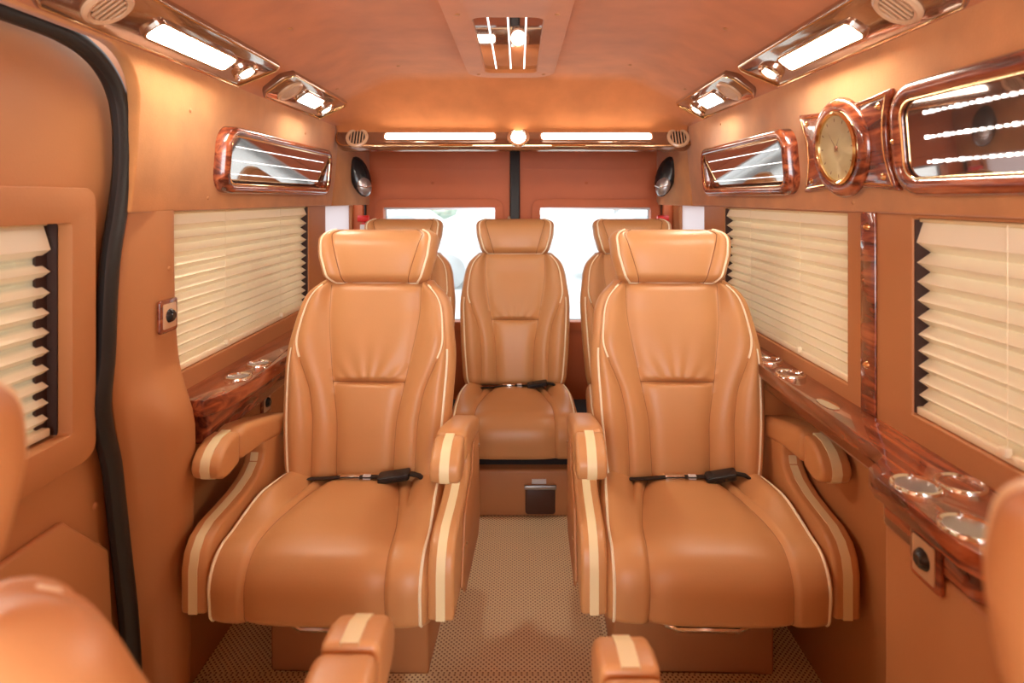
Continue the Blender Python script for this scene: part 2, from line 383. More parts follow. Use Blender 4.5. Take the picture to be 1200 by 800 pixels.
# ------------------------------------------------------------ outside, seen through the rear windows
g = MB().box((-30, 3.4, -.45), (30, 60, -.40)).build('ground', ASPH); g['kind'] = 'structure'
def car(x, y, label):
    c = empty('parked_car', (x, y, -.4), label, 'car', 'cars parked behind the van')
    b = [(-2.1, .3), (-2.1, .75), (-1.5, .9), (-.9, 1.4), (.7, 1.45), (1.4, .95), (2.1, .85), (2.15, .3)]
    MB().at(basis((0, 0, 0), (1, 0, 0), (0, 0, 1), (0, 1, 0))).prism(b, (), 0, 1.7).build('car_body', CARP, c, bevel=.08, seg=3)
    MB().at(basis((0, 0, 0), (1, 0, 0), (0, 0, 1), (0, 1, 0))).prism([(-1.3, .95), (-.85, 1.32), (.6, 1.37), (1.15, .98)], (), -.012, 0.01).build('car_window', STEEL, c)
    for k in (-1.3, 1.3): MB().at(basis((k, -.03, .32), (1, 0, 0), (0, 0, 1), (0, -1, 0))).lathe([(0, .02), (.2, .02), (.32, 0), (.32, -.2)], 20).build('wheel', STEEL, c)
car(-2.6, 11, 'pale grey parked car seen through the left rear window')
car(3.2, 12, 'pale grey parked car seen through the right rear window')
for i, (x, y, h, lb) in enumerate(((-3.5, 24, 5.0, 'pale tree far behind the van through the left rear door window'), (4.2, 26, 5.6, 'pale tree far behind the van through the right rear door window'))):
    tr = empty('tree', (x, y, -.4), lb, 'tree', None)
    b = MB()
    for k in range(26):
        a = random.uniform(0, 6.3); r = random.uniform(0, 1.7); b.sphere((r*math.cos(a), r*math.sin(a), h*.6+random.uniform(-1.6, 1.4)), random.uniform(.5, .9), 8)
    b.build('crown', LEAF, tr); MB().tube([(0, 0, 0), (.1, 0, h*.6)], .15).build('trunk', STEEL, tr)

# ------------------------------------------------------------ blinds
def blind(M, u0, u1, vt, vb, zs, label, w=-.022, nhandle=2):
    root = empty('pleated_blind', (M.translation.x, (u0+u1)/2, vb), label, 'blind', 'pleated blinds')
    L = Matrix.Translation(-Vector(root.location)) @ M
    r = []
    for i, v in enumerate(zs):
        hp_ = zs[i]-zs[i+1] if i+1 < len(zs) else .01
        a = min(.018, .72*hp_)*(1 if i % 2 else -1)
        if i == 0: a = 0
        r.append([(u0+.0045, v, w+a), (u1-.0045, v, w+a)])
    MB().at(L).grid(r).build('pleated_fabric', FABRIC, root, ang=10)
    MB().at(L).box((u0+.002, zs[0]-.004, w-.012), (u1-.002, vt+.004, w+.008)).build('head_rail', CREAM, root, bevel=.002)
    MB().at(L).box((u0+.003, vb+.002, w-.012), (u1-.003, vb+.018, w+.014)).build('bottom_rail', PIPE, root, bevel=.003)
    n = 2
    for k in range(n):
        u = u0+(u1-u0)*(.30+.42*k)
        MB().at(L).tube([(u, vt, w+.0135), (u, vb+.01, w+.0135)], .0007, n=5).build('cord', PIPE, root)
        MB().at(L).box((u-.008, vb+.012, w+.010), (u+.008, vb+.028, w+.024)).build('pull_tab', PIPE, root, bevel=.003)
    return root
def pleats(vt, vb, p0, p1, first):
    z = [vt, vt-first]; n = 200; v = vt-first
    while v > vb+.02:
        f = (vt-v)/(vt-vb); p = p0+(p1-p0)*f; v -= p/2; z.append(max(v, vb+.012))
    return z
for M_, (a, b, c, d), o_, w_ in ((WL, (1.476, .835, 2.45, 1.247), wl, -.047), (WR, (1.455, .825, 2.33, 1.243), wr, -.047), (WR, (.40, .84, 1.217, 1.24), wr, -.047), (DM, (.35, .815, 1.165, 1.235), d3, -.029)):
    MB().at(M_).prism(rect(a-.01, b-.01, c+.01, d+.01), [rect(a+.03, b+.02, c-.03, d-.02)], w_, w_+.006).build('window_gasket', SHADOWGAP, o_)  # dark ring put in as shade in the gap around the blind
    MB().at(M_).box((a, b+.004, w_), (a+.003, d-.004, w_*.12)).box((c-.003, b+.004, w_), (c, d-.004, w_*.12)).build('side_channel', SHADOWGAP, o_)  # dark lining paints the window reveals as if in shadow
blind(WL, 1.476, 2.45, 1.243, .835, pleats(1.243, .835, .037, .024, .030), 'wide cream pleated blind on the left wall, behind the sliding door pillar')
blind(WR, 1.455, 2.33, 1.240, .825, pleats(1.24, .825, .037, .024, .030), 'cream pleated blind on the right wall, beyond the wood pillar strip')
blind(WR, .40, 1.217, 1.235, .84, pleats(1.235, .84, .043, .026, .045), 'nearest cream pleated blind on the right wall, cut by the photo edge')
blind(DM, .36, 1.155, 1.231, .82, pleats(1.231, .82, .045, .028, .05), 'cream pleated blind in the sliding door window on the left')

# ------------------------------------------------------------ wood: ledges, pillar strip
def xyM(z): return basis((0, 0, z), (1, 0, 0), (0, 1, 0), (0, 0, 1))
lg = empty('wood_ledge', (-.80, 2.0, .75), 'glossy mahogany ledge with cup holders under the left window', 'ledge')
Lm = loc(I4, lg)
pts = [(XL, 1.46), (XL, 2.66), (-.80, 2.66), (-.735, 2.60), (-.728, 2.5), (-.728, 1.62), (-.740, 1.52), (-.770, 1.46)]
CL = ((-.775, 1.78), (-.775, 1.65), (-.775, 2.2))
MB().at(Lm@xyM(.745)).prism(pts, [[(x, y) for x, y in [(cx+.033*math.cos(2*PI*i/28), cy+.033*math.sin(2*PI*i/28)) for i in range(28)]] for cx, cy in CL], 0, .04).build('ledge_board', WOOD, lg, bevel=.004, seg=3)
MB().at(Lm@xyM(.66)).prism([(XL, 1.50), (XL, 2.6), (-.775, 2.6), (-.775, 1.50)], (), 0, .085).build('ledge_support', WOOD, lg, bevel=.01, seg=3)
def cup(parent, Lm, x, y, z, r, inner):
    B = Lm@basis((x, y, z), (1, 0, 0), (0, 1, 0), (0, 0, 1))
    o = MB().at(B).lathe([(r-.007, -.004), (r-.006, .003), (r-.002, .006), (r+.001, .005), (r+.003, 0), (r+.003, -.004), (r-.007, -.004)], 32).build('cup_ring', CHROME, parent)
    MB().at(B).lathe([(0, -.033), (r-.010, -.033), (r-.004, -.028), (r-.003, 0)], 28).build('cup_well', inner, o)
def circ(x, y, r, n=28): return [(x+r*math.cos(2*PI*i/n), y+r*math.sin(2*PI*i/n)) for i in range(n)]
for x, y in CL: cup(lg, Lm, x, y, .785, .033, STEEL)
lg = empty('wood_ledge', (.74, 1.6, .75), 'glossy mahogany ledge with cup holders under the right windows, wider towards the front', 'ledge')
Lm = loc(I4, lg)
pts = [(XR, .80), (.66, .80), (.635, .82), (.625, .85), (.625, 1.05), (.635, 1.085), (.665, 1.11), (.695, 1.14), (.705, 1.2), (.71, 2.48), (.74, 2.55), (XR, 2.55)]
CR = ((.675, 1.015), (.665, .885), (.755, 1.02), (.755, 1.66), (.755, 1.80))
MB().at(Lm@xyM(.755)).prism(pts, [circ(x, y, .037) for x, y in CR], 0, .035).build('ledge_board', WOOD, lg, bevel=.004, seg=3)
MB().at(Lm@xyM(.70)).prism([(XR, .82), (.67, .82), (.645, .86), (.645, 1.06), (.69, 1.11), (.74, 1.2), (.74, 2.5), (XR, 2.5)], (), 0, .055).build('ledge_support', WOOD, lg, bevel=.01, seg=3)
for x, y in CR: cup(lg, Lm, x, y, .79, .037, STEEL if x < .7 else WOOD)
MB().at(Lm).sphere((.735, 1.42, .79), .02, 10, (1, 2.2, .25)).build('ashtray_lid', CHROME, lg)
# lower console below the near right ledge
lc = MB().at(basis((0, 0, 0), (1, 0, 0), (0, 1, 0), (0, 0, 1))).prism([(XR, YB), (.648, YB), (.648, 1.05), (.66, 1.075), (XR, 1.085)], (), 0, .70).build('side_console', LEATHER2, wr, bevel=.008, seg=3)
# strip between right windows
st = empty('pillar_strip', (XR, 1.36, 1.0), 'upright glossy mahogany strip with gold screws between the right windows', 'trim strip')
Ls = loc(WR, st)
MB().at(Ls).prism(rect(1.333, .79, 1.390, 1.252), (), 0, .006).build('strip_board', WOOD, st, bevel=.003)
for v in (1.215, .90): MB().at(Ls).lathe([(0, .016), (.005, .013), (.009, .006)], 12, c=(1.362, v)).build('screw', GOLD, st)

# sockets
def socket(M, u, v, s, label):
    P = M @ Vector((u, v, 0)); r = empty('power_socket', P, label, 'socket', 'round power sockets on square plates'); L = loc(M, r)
    MB().at(L).prism(rr(u-s, v-s*1.1, u+s, v+s*1.1, .008), (), 0, .008).build('wood_plate', WOOD, r, bevel=.003)
    MB().at(L).prism(rr(u-s*.72, v-s*.82, u+s*.72, v+s*.82, .004), (), .008, .0105).build('metal_plate', TRIMP, r, bevel=.001)
    MB().at(L).lathe([(0, .020), (.008, .021), (.013, .018), (.017, .0105)], 20, c=(u, v)).build('socket_cap', PLASTIC, r)
socket(wallM('L', -.842), 1.425, 1.00, .036, 'black power socket on a square wooden plate on the left pillar')
socket(wallM('R', .648), .943, .640+.07, .036, 'black power socket on a square plate on the right console below the cup holders')
socket(wallM('L', -.86), 2.02, .59, .036, 'power socket low on the left wall, half behind the left captain seat')

# ------------------------------------------------------------ framed mirror panels on the walls
def wall_mirror(M, u0, u1, v0, v1, label, tilt=0.0, bead=(.0019, .0165)):
    uc, vc = (u0+u1)/2, (v0+v1)/2
    P = M @ Vector((uc, vc, 0)); r = empty('framed_mirror_panel', P, label, 'mirror panel', 'wood framed smoked mirror panels'); L = loc(M, r)
    h = (v1-v0)/2; R = h*.62
    out = rr(u0, v0, u1, v1, R, 8)
    th = .016*(tilt > 0); FW = .034 if v1-v0 > .2 else .027
    rings = [(0, 0), (.0, .012+th), (.006, .020+th), (.6*FW, .023+th), (FW-.002, .018+th), (FW, .006)]
    rows_ = []
    for ins, w in rings:
        p = inset(out, ins); rows_.append([(a, b, w) for a, b in p+[p[0]]])
    MB().at(L).grid(rows_).build('wood_frame', WOOD, r, ang=60)
    p = inset(out, FW); tube_p = [L @ Vector((a, b, .016+th)) for a, b in p]
    MB().tube(tube_p, .0028, closed=True).build('chrome_bead', GOLD, r)
    gm = inset(out, FW)
    Lt = L @ Matrix.Translation((uc, vc, .010+th*.5)) @ Matrix.Rotation(tilt, 4, 'X') @ Matrix.Translation((-uc, -vc, 0))
    gl = MB().at(Lt).prism(gm, (), -.006, 0).build('smoked_glass', MIRROR, r)
    for k in range(3):
        v = vc+(k-1)*h*.42; n = int((u1-u0-.14)/bead[1]); b = MB().at(Lt)
        for i in range(n): b.sphere((u0+.07+i*bead[1], v, .0022), bead[0]*random.uniform(.7, 1.2), 6)
        tag(b.build('led_string', LED_REFL, r), kind='stuff')  # reflected light strip built as glowing beads on the glass
    for u, v in ((uc, v1-.013), (uc, v0+.013), (u0+.013, vc), (u1-.013, vc)): screw(r, L, u, v, .022, .005)
    return r
wall_mirror(UL, 1.635, 2.55, .045, .235, 'wood framed smoked mirror panel on the left wall above the blind', .2)
wall_mirror(UR, 1.65, 2.42, .040, .230, 'far wood framed smoked mirror panel on the right wall, beyond the clock', .2)
wall_mirror(UR, .45, 1.215, .035, .255, 'nearest wood framed smoked mirror panel at the right edge of the photo', .0, (.0042, .0165))

# ------------------------------------------------------------ clock
P = UR @ Vector((1.408, .150, 0)); ck = empty('wall_clock', P, 'round gold rimmed clock in a mahogany flared plate on the right wall', 'clock'); L = loc(UR, ck) @ Matrix.Translation((1.408, .150, 0))
hw, hh = .20, .105; pl_ = []
cor = [(-hw, -hh), (hw, -hh), (hw, hh), (-hw, hh)]
for i in range(4):
    a, b = Vector(cor[i]), Vector(cor[(i+1) % 4]); d = (b-a); nrm = Vector((-d.y, d.x)).normalized(); sag = .012 if i % 2 == 0 else .03
    for t_ in np.linspace(0, 1, 10)[:-1]: pl_.append(tuple(a+d*t_+nrm*sag*math.sin(PI*t_)))
MB().at(L).prism(pl_, (), 0, .014).build('clock_plate', WOOD, ck, bevel=.005, seg=3)
tube('plate_edge', [L @ Vector((a, b, .014)) for a, b in inset(pl_, .010)], .0018, GOLD, ck, closed=True)
MB().at(L).lathe([(.118, .010), (.118, .016), (.112, .024), (.100, .028), (.088, .026), (.084, .020)], 48).build('clock_case', WOOD, ck)
MB().at(L).lathe([(.086, .022), (.087, .029), (.082, .033), (.077, .029), (.076, .022), (.086, .022)], 48).build('gold_bezel', GOLD, ck)
fc = MB().at(L).lathe([(0, .024), (.079, .024)], 40).build('clock_face', FACE, ck)
tk = MB().at(L)
for k in range(12):
    a = k*PI/6; c, s_ = math.cos(a), math.sin(a)
    tk.add([(c*.062-s_*.0012, s_*.062+c*.0012, .0246), (c*.062+s_*.0012, s_*.062-c*.0012, .0246), (c*.070+s_*.0012, s_*.070-c*.0012, .0246), (c*.070-s_*.0012, s_*.070+c*.0012, .0246)], [(0, 1, 2, 3)])
tk.build('hour_marks', SEAM, fc, smooth=False)
for nm, a, ln, wd in (('hour_hand', 2.2, .032, .0022), ('minute_hand', .9, .05, .0016)):
    c, s_ = math.cos(a), math.sin(a)
    MB().at(L).add([(-c*.01-s_*wd, -s_*.01+c*wd, .026), (-c*.01+s_*wd, -s_*.01-c*wd, .026), (c*ln, s_*ln, .026)], [(0, 1, 2)]).build(nm, SEAM, fc, smooth=False)
MB().at(L).lathe([(0, .028), (.005, .027), (.006, .0245)], 12).build('hand_cap', SEAM, fc)
for u, v in ((-.155, .074), (.155, .074), (-.155, -.074), (.155, -.074)): screw(ck, L, u, v, .014, .008)

# ------------------------------------------------------------ overhead lamp consoles
SLP = {'L': basis((-.815, 0, 1.617), (0, 1, 0), (.115, 0, .083), (.083, 0, -.115)), 'R': basis((.755, 0, 1.617), (0, 1, 0), (-.115, 0, .083), (-.083, 0, -.115))}
def vent(L, u, v, parent, r=.048, w=.016):
    o = MB().at(L).lathe([(r, w-.004), (r, w+.004), (r-.006, w+.008), (r-.013, w+.006), (r-.015, w)], 36, c=(u, v)).build('air_vent', TRIMP, parent)
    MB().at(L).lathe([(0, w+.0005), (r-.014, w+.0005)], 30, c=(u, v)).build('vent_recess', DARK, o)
    for k in range(-2, 3):
        du = k*.0125*r/.048; hl = math.sqrt(max(0, (r-.015)**2-du*du))
        MB().at(L).box((u+du-.0026, v-hl, w), (u+du+.0026, v+hl, w+.006)).build('vent_slat', TRIMP, o, bevel=.001, seg=1)
    return o
def spot(L, u, v, parent, r=.036, w=.016):
    o = MB().at(L).lathe([(r, w-.004), (r, w+.004), (r-.005, w+.009), (r-.012, w+.006), (r-.013, w+.002)], 32, c=(u, v)).build('spot_ring', CHROME, parent)
    MB().at(L).lathe([(0, w+.009), (r*.35, w+.008), (r-.017, w+.002)], 24, c=(u, v)).build('spot_bulb', SPOT, o)
def lamp(L, u0, v0, u1, v1, parent, w=.016, r=.012, m=None):
    MB().at(L).prism(rr(u0-.006, v0-.006, u1+.006, v1+.006, r+.004), [rr(u0, v0, u1, v1, r)], w-.004, w+.008).build('lamp_bezel', CHROME, parent, bevel=.001, seg=1)
    MB().at(L).prism(rr(u0-.001, v0-.001, u1+.001, v1+.001, r), (), w-.006, w+.001).build('lamp_diffuser', m or LAMP, parent)
def console(side, u0, u1, v0, v1, label, vents, lamps, spots, cut=.05):
    M = SLP[side]; uc = (u0+u1)/2; P = M @ Vector((uc, v0, 0))
    r = empty('overhead_lamp_console', P, label, 'overhead console', 'overhead lamp consoles'); L = loc(M, r)
    o = [(u0, v0+.02), (u0+cut*.6, v0), (u1-cut*1.4, v0), (u1-.01, v1-.045), (u1, v1-.02), (u1-.012, v1), (u0+.03, v1), (u0, v1-.03)]
    MB().at(L).prism(o, (), -.012, .014).build('bronze_panel', BRONZE, r, bevel=.006, seg=3)
    tube('chrome_edge', [L @ Vector((a, b, .0145)) for a, b in inset(o, .007)], .0022, GOLD, r, closed=True)
    for u, v in vents: vent(L, u, v, r, .046)
    for a in lamps: lamp(L, *a, r)
    for u, v in spots: spot(L, u, v, r)
for sd, word in (('L', 'left'), ('R', 'right')):
    console(sd, .98, 1.80, -.012, .118, 'nearer overhead console above the %s wall with one long lit lamp' % word, [(1.11, .052)], [(1.24, .030, 1.57, .075)], [(1.675, .050)])
    console(sd, 1.88, 2.50, -.012, .118, 'farther overhead console above the %s wall with a short square lamp' % word, [(1.99, .055)], [(2.08, .035, 2.26, .082)], [(2.37, .048)])

# rear lamp bar
RB = basis((-.02, 2.655, 1.505), (1, 0, 0), (0, .05, .1), (0, -.1, .05))
P = RB.translation; rb = empty('rear_lamp_bar', P, 'long bronze lamp bar across the rear header above the back doors', 'lamp bar'); L = loc(RB, rb)
o_ = rr(-.80, -.005, .80, .105, .05, 8)
MB().at(L).prism(o_, (), -.03, .014).build('bronze_panel', BRONZE, rb, bevel=.006, seg=3)
tube('chrome_edge', [L @ Vector((a, b, .0145)) for a, b in inset(o_, .007)], .0022, GOLD, rb, closed=True)
for u in (-.70, .73): vent(L, u, .042, rb, .050)
lamp(L, -.575, .028, -.085, .060, rb, m=LAMP2); lamp(L, .12, .028, .61, .060, rb, m=LAMP2); spot(L, .018, .042, rb, .05)
for u in (-.26, .24): MB().at(L).box((u-.075, -.004, .012), (u+.075, .004, .019)).build('catch_plate', GOLD, rb, bevel=.001)

# ------------------------------------------------------------ speakers and hammers on the rear pillars
for side, sx, x, w_ in (('L', 1, -.782, 'left'), ('R', -1, .724, 'right')):
    P = Vector((x, 2.94, 1.385)); r = empty('pillar_speaker', P, 'black and silver oval speaker pod on the %s rear pillar' % w_, 'speaker')
    M = basis((0, 0, 0), (.75*sx, .55, .0), (.22*sx*-1, 0, 1), (.55*sx, -.75, 0)) if side == 'L' else basis((0, 0, 0), (.75, -.55, 0), (.22, 0, 1), (-.55, -.75, 0))
    MB().at(M).sphere((0, 0, .005), 1, 20, (.052, .102, .03)).build('speaker_shell', PLASTIC, r)
    MB().at(M).sphere((.003, -.042, .018), 1, 18, (.038, .055, .022)).build('silver_grille', STEEL, r)
    MB().at(M).tube([(-.034, -.045, .032), (.0, -.056, .041), (.036, -.045, .032)], .003).build('chrome_bar', CHROME, r)
    h = empty('emergency_hammer', (x-.012*sx, 3.06, 1.135), 'small red emergency hammer beside the %s rear door' % w_, 'hammer')
    MB().tube([(0, 0, -.10), (0, 0, .02)], .011).build('handle', RED, h); MB().tube([(-.028, -.005, .04), (.028, -.005, .04)], .017, n=10).build('hammer_head', RED, h)
    MB().box((-.014, -.022, -.03), (.006, -.010, .01)).build('white_label', WHITE, h, bevel=.002)

# ------------------------------------------------------------ seats
def sm(xs, ys, sig=.03):
    g = np.linspace(-.2, 1.2, 561); v = np.interp(g, xs, ys); k = np.exp(-.5*((np.arange(-40, 41)*.0025)/sig)**2); k /= k.sum()
    v = np.convolve(np.pad(v, 40, 'edge'), k, 'valid'); return lambda t: float(np.interp(t, g, v))
def puff(ts, breaks, nper, amps, path, H, e, extra=None, post=None, xfun=None):
    """closed padded body. breaks(t)->[b1..bE, X]; returns rows of front points and rows of back points"""
    front, back, cols = [], [], None
    for t in ts:
        b = breaks(t); xs = []; reg = []
        lo = 0
        for i, hi in enumerate(b):
            n = nper[i]
            for k in range(n):
                u = k/n
                if i == len(b)-1: u = math.sin(u*PI/2)
                xs.append(lo+(hi-lo)*u); reg.append((i, u))
            lo = hi
        xs.append(b[-1]); reg.append((len(b)-1, 1.0))
        full_x = [-x for x in xs[:0:-1]]+xs; full_r = reg[:0:-1]+reg
        (py, pz), (ny, nz) = path(t); X = b[-1]; E = b[-2]; fr = []; bk = []
        for x, (i, u) in zip(full_x, full_r):
            s = 1.0 if abs(x) <= E else math.sqrt(max(0, 1-((abs(x)-E)/(X-E))**2))
            hgt = H*e(t)*s
            if i == 0: bu = amps[0]*(1-u**5) if True else 0
            elif i < len(b)-1: bu = amps[i]*(1-abs(2*u-1)**2.6)
            else: bu = 0
            if post: bu = post(t, x, i, u, bu)
            ex = (extra(t, x, b) if extra else 0)
            f = hgt+bu*e(t)
            fr.append((x, py+ny*(f+ex*e(t)), pz+nz*(f+ex*e(t)))); q = -hgt+ex*e(t)*.999
            if s < 1e-6: fr[-1] = (x, py+ny*ex*e(t), pz+nz*ex*e(t)); q = ex*e(t)
            bk.append((x, py+ny*q, pz+nz*q))
        front.append(fr); back.append(bk)
    return front, back
def puff_mesh(front, back): 
    b = MB(); b.grid(front); b.grid([r[::-1] for r in back]); return b
def endc(lo, hi):
    def e(t):
        if t < lo: return math.sqrt(max(0, 1-((lo-t)/lo)**2))
        if t > 1-hi: return math.sqrt(max(0, 1-((t-1+hi)/hi)**2))
        return 1.0
    return e
def sstep(a): a = max(0, min(1, a)); return a*a*(3-2*a)
def rowset(n, extra=()):
    t = 0.5-0.5*np.cos(np.linspace(0, PI, 15)); a = list(np.linspace(.06, .92, n)) + [0, .0015, .006, .014, .025, .04] + [.935, .95, .965, .978, .988, .995, .9985, 1.0] + list(extra)
    return sorted(set(round(float(x), 5) for x in a))
# backrest
NN = Vector((-.976, .219))
def back_parts(root):
    out = sm([0, .04, .3, .55, .64, .72, .85, .93, 1.0], [.222, .236, .250, .258, .258, .250, .240, .222, .165])
    b1f = sm([0, .3, .49, .8, 1], [.083, .088, .110, .142, .142], .04)
    b2f = sm([0, .3, .45, .56, .64, .68, .96, 1], [.150, .155, .170, .198, .218, .224, .205, .150])
    e = endc(.04, .07)
    def breaks(t):
        X = out(t); E = X-.022; b2 = min(b2f(t), E-.006); b1 = min(b1f(t), b2-.01); return [b1, b2, E, X]
    def path(t): return (.415+.132*t-.018*math.sin(PI*min(1, t*1.2)), .440+.578*t), (NN.x, NN.y)
    def extra(t, x, b): return .032*sstep((abs(x)-b[0]*.9)/(b[2]-b[0]))*(1-.35*sstep((t-.7)/.2)) - .006*math.cos(min(1, abs(x)/b[0])*PI/2)*t
    t0 = .485
    def post(t, x, i, u, bu):
        if i == 0:
            bu *= 1-math.exp(-((t-t0)/.012)**2)
            if t > t0:
                k = (t-t0); ang = math.atan2(x, k+.09)
                fall = math.exp(-k/.10)*(1-math.exp(-k/.012))*(1-u**4)
                bu += .0042*math.sin(ang*26+.6*math.sin(9*ang))*fall
            else: bu -= .003*math.exp(-(t0-t)/.05)
        if i == 2: bu *= (1-.6*sstep((t-.6)/.1))
        return bu
    ts = rowset(58, [t0-.02, t0-.012, t0-.006, t0, t0+.006, t0+.012, t0+.02, t0+.03])
    fr, bk = puff(ts, breaks, [16, 7, 9, 7], [.018, .017, .016, 0], path, .040, e, extra, post)
    bo = puff_mesh(fr, bk).build('backrest', LEATHER, root, ang=75)
    # piping: upper wing (along b2) and outer bolster edge
    def surf(t, xs): 
        r = min(range(len(ts)), key=lambda k: abs(ts[k]-t)); row = fr[r]
        return row
    n0 = 16+7; mid = len(fr[0])//2
    for sg in (-1, 1):
        pu, pe = [], []
        for t, row in zip(ts, fr):
            if .60 < t < .975: p = row[mid+sg*n0]; pu.append((p[0], p[1]-.002, p[2]+.0006))
            if .02 < t < .66: p = row[mid+sg*(n0+9)]; pe.append((p[0]+sg*.0005, p[1]-.0005, p[2]))
        MB().tube(pu, .0038, n=6).build('piping', PIPE, bo); MB().tube(pe, .0038, n=6).build('piping', PIPE, bo)
        for idx, a, b_ in ((16, .03, .97), (n0, .03, .60)):
            sp = [(row[mid+sg*idx][0], row[mid+sg*idx][1]+.0008, row[mid+sg*idx][2]) for t, row in zip(ts, fr) if a < t < b_]
            MB().tube(sp, .0014, n=5).build('seam', SEAM, bo)
    r = min(range(len(ts)), key=lambda k: abs(ts[k]-t0)); row = fr[r]
    MB().tube([(p[0], p[1]+.0005, p[2]) for p in row[mid-16:mid+17]], .0016, n=5).build('seam', SEAM, bo)
    return bo
def head_parts(root, dz=0):
    out = sm([0, .1, .5, .82, .94, 1], [.145, .166, .186, .191, .180, .150], .03)
    b1f = sm([0, 1], [.100, .150])
    e = endc(.16, .32)
    def breaks(t): X = out(t); E = X-.020; return [min(b1f(t), E-.02), E-.0, X]
    def path(t): return (.528+.030*t, 1.008+dz+.170*t), (-.985, .17)
    def extra(t, x, b): return .014*sstep((abs(x)-b[0]*.8)/(b[1]-b[0]*.8)) + .010*math.sin(PI*t)
    ts = sorted(set([round(float(x), 4) for x in list(np.linspace(0, 1, 26)) + [.003, .012, .025, .06, .975, .988, .997]]))
    fr, bk = puff(ts, breaks, [14, 8, 7], [.008, .006, 0], path, .046, e, extra)
    ho = puff_mesh(fr, bk).build('headrest', LEATHER, root, ang=75)
    mid = len(fr[0])//2
    for sg in (-1, 1):
        MB().tube([(row[mid+sg*22][0], row[mid+sg*22][1]-.001, row[mid+sg*22][2]) for t, row in zip(ts, fr) if .01 < t < .99], .0038, n=6).build('piping', PIPE, ho)
        MB().tube([(row[mid+sg*14][0], row[mid+sg*14][1], row[mid+sg*14][2]) for t, row in zip(ts, fr) if .01 < t < .99], .0014, n=5).build('seam', SEAM, ho)
    MB().tube([(row[0], row[1]-.001, row[2]-.001) for row in fr[2][mid-22:mid+23]], .0022, n=6).build('piping', PIPE, ho)
    for x in (-.07, .07): MB().tube([(x, .545, .99), (x, .552, 1.06+dz)], .007).build('headrest_post', CHROME, ho)
    return ho
def cushion_parts(root):
    Hc = .045; R = .035
    seg1, segA, seg2 = .34, PI/2*(R+.0), .085
    Lt = seg1+segA+seg2
    def path(t):
        s = t*Lt; ztop = .455-Hc+.002
        if s < seg1:
            y = .42-s; z = ztop-.012*(1-s/seg1)+.012*math.sin(PI*s/seg1)*.8; return (y-.012, z), (0, 1)
        if s < seg1+segA:
            a = (s-seg1)/R; return (.408-seg1-R*math.sin(a), ztop-R+R*math.cos(a)), (-math.sin(a), math.cos(a))
        q = s-seg1-segA; return (.408-seg1-R+.10*q, ztop-R-q), (-1, -.08)
    out = sm([0, .3, .6, 1], [.235, .250, .262, .262])
    b1f = sm([0, .25, .6, 1], [.088, .125, .158, .165], .06)
    b2f = sm([0, .3, .6, 1], [.135, .155, .178, .182], .05)
    e = endc(.07, .07)
    def breaks(t): X = out(t); E = X-.020; return [b1f(t), b2f(t), E, X]
    def extra(t, x, b): return .028*sstep((abs(x)-b[0])/(b[2]-b[0]))*(1-sstep((t-.35)/.35))
    def post(t, x, i, u, bu):
        k = 1-sstep(t/.5)
        if i == 0: return bu*(1+1.0*k)
        j = sstep((t-.30)/.2)
        if i == 1: return bu*(.35+1.3*k)*(1-j)+.011*(1-(1-u)**2.6)*j
        if i == 2: return bu*(.8+.7*k)*(1-j)+.011*(1-u**2.6)*j
        return bu
    ts = rowset(54)
    fr, bk = puff(ts, breaks, [16, 7, 9, 7], [.016, .010, .014, 0], path, Hc, e, extra, post)
    co = puff_mesh(fr, bk).build('seat_cushion', LEATHER, root, ang=75)
    mid = len(fr[0])//2
    for sg in (-1, 1):
        MB().tube([(row[mid+sg*32][0]+sg*.001, row[mid+sg*32][1]-.0005, row[mid+sg*32][2]+.001) for t, row in zip(ts, fr) if .03 < t < .985], .0038, n=6).build('piping', PIPE, co)
        MB().tube([(row[mid+sg*16][0], row[mid+sg*16][1]+.001*sstep((t-.6)/.1), row[mid+sg*16][2]-.0006) for t, row in zip(ts, fr) if .03 < t < .97], .0015, n=5).build('seam', SEAM, co)
    return co
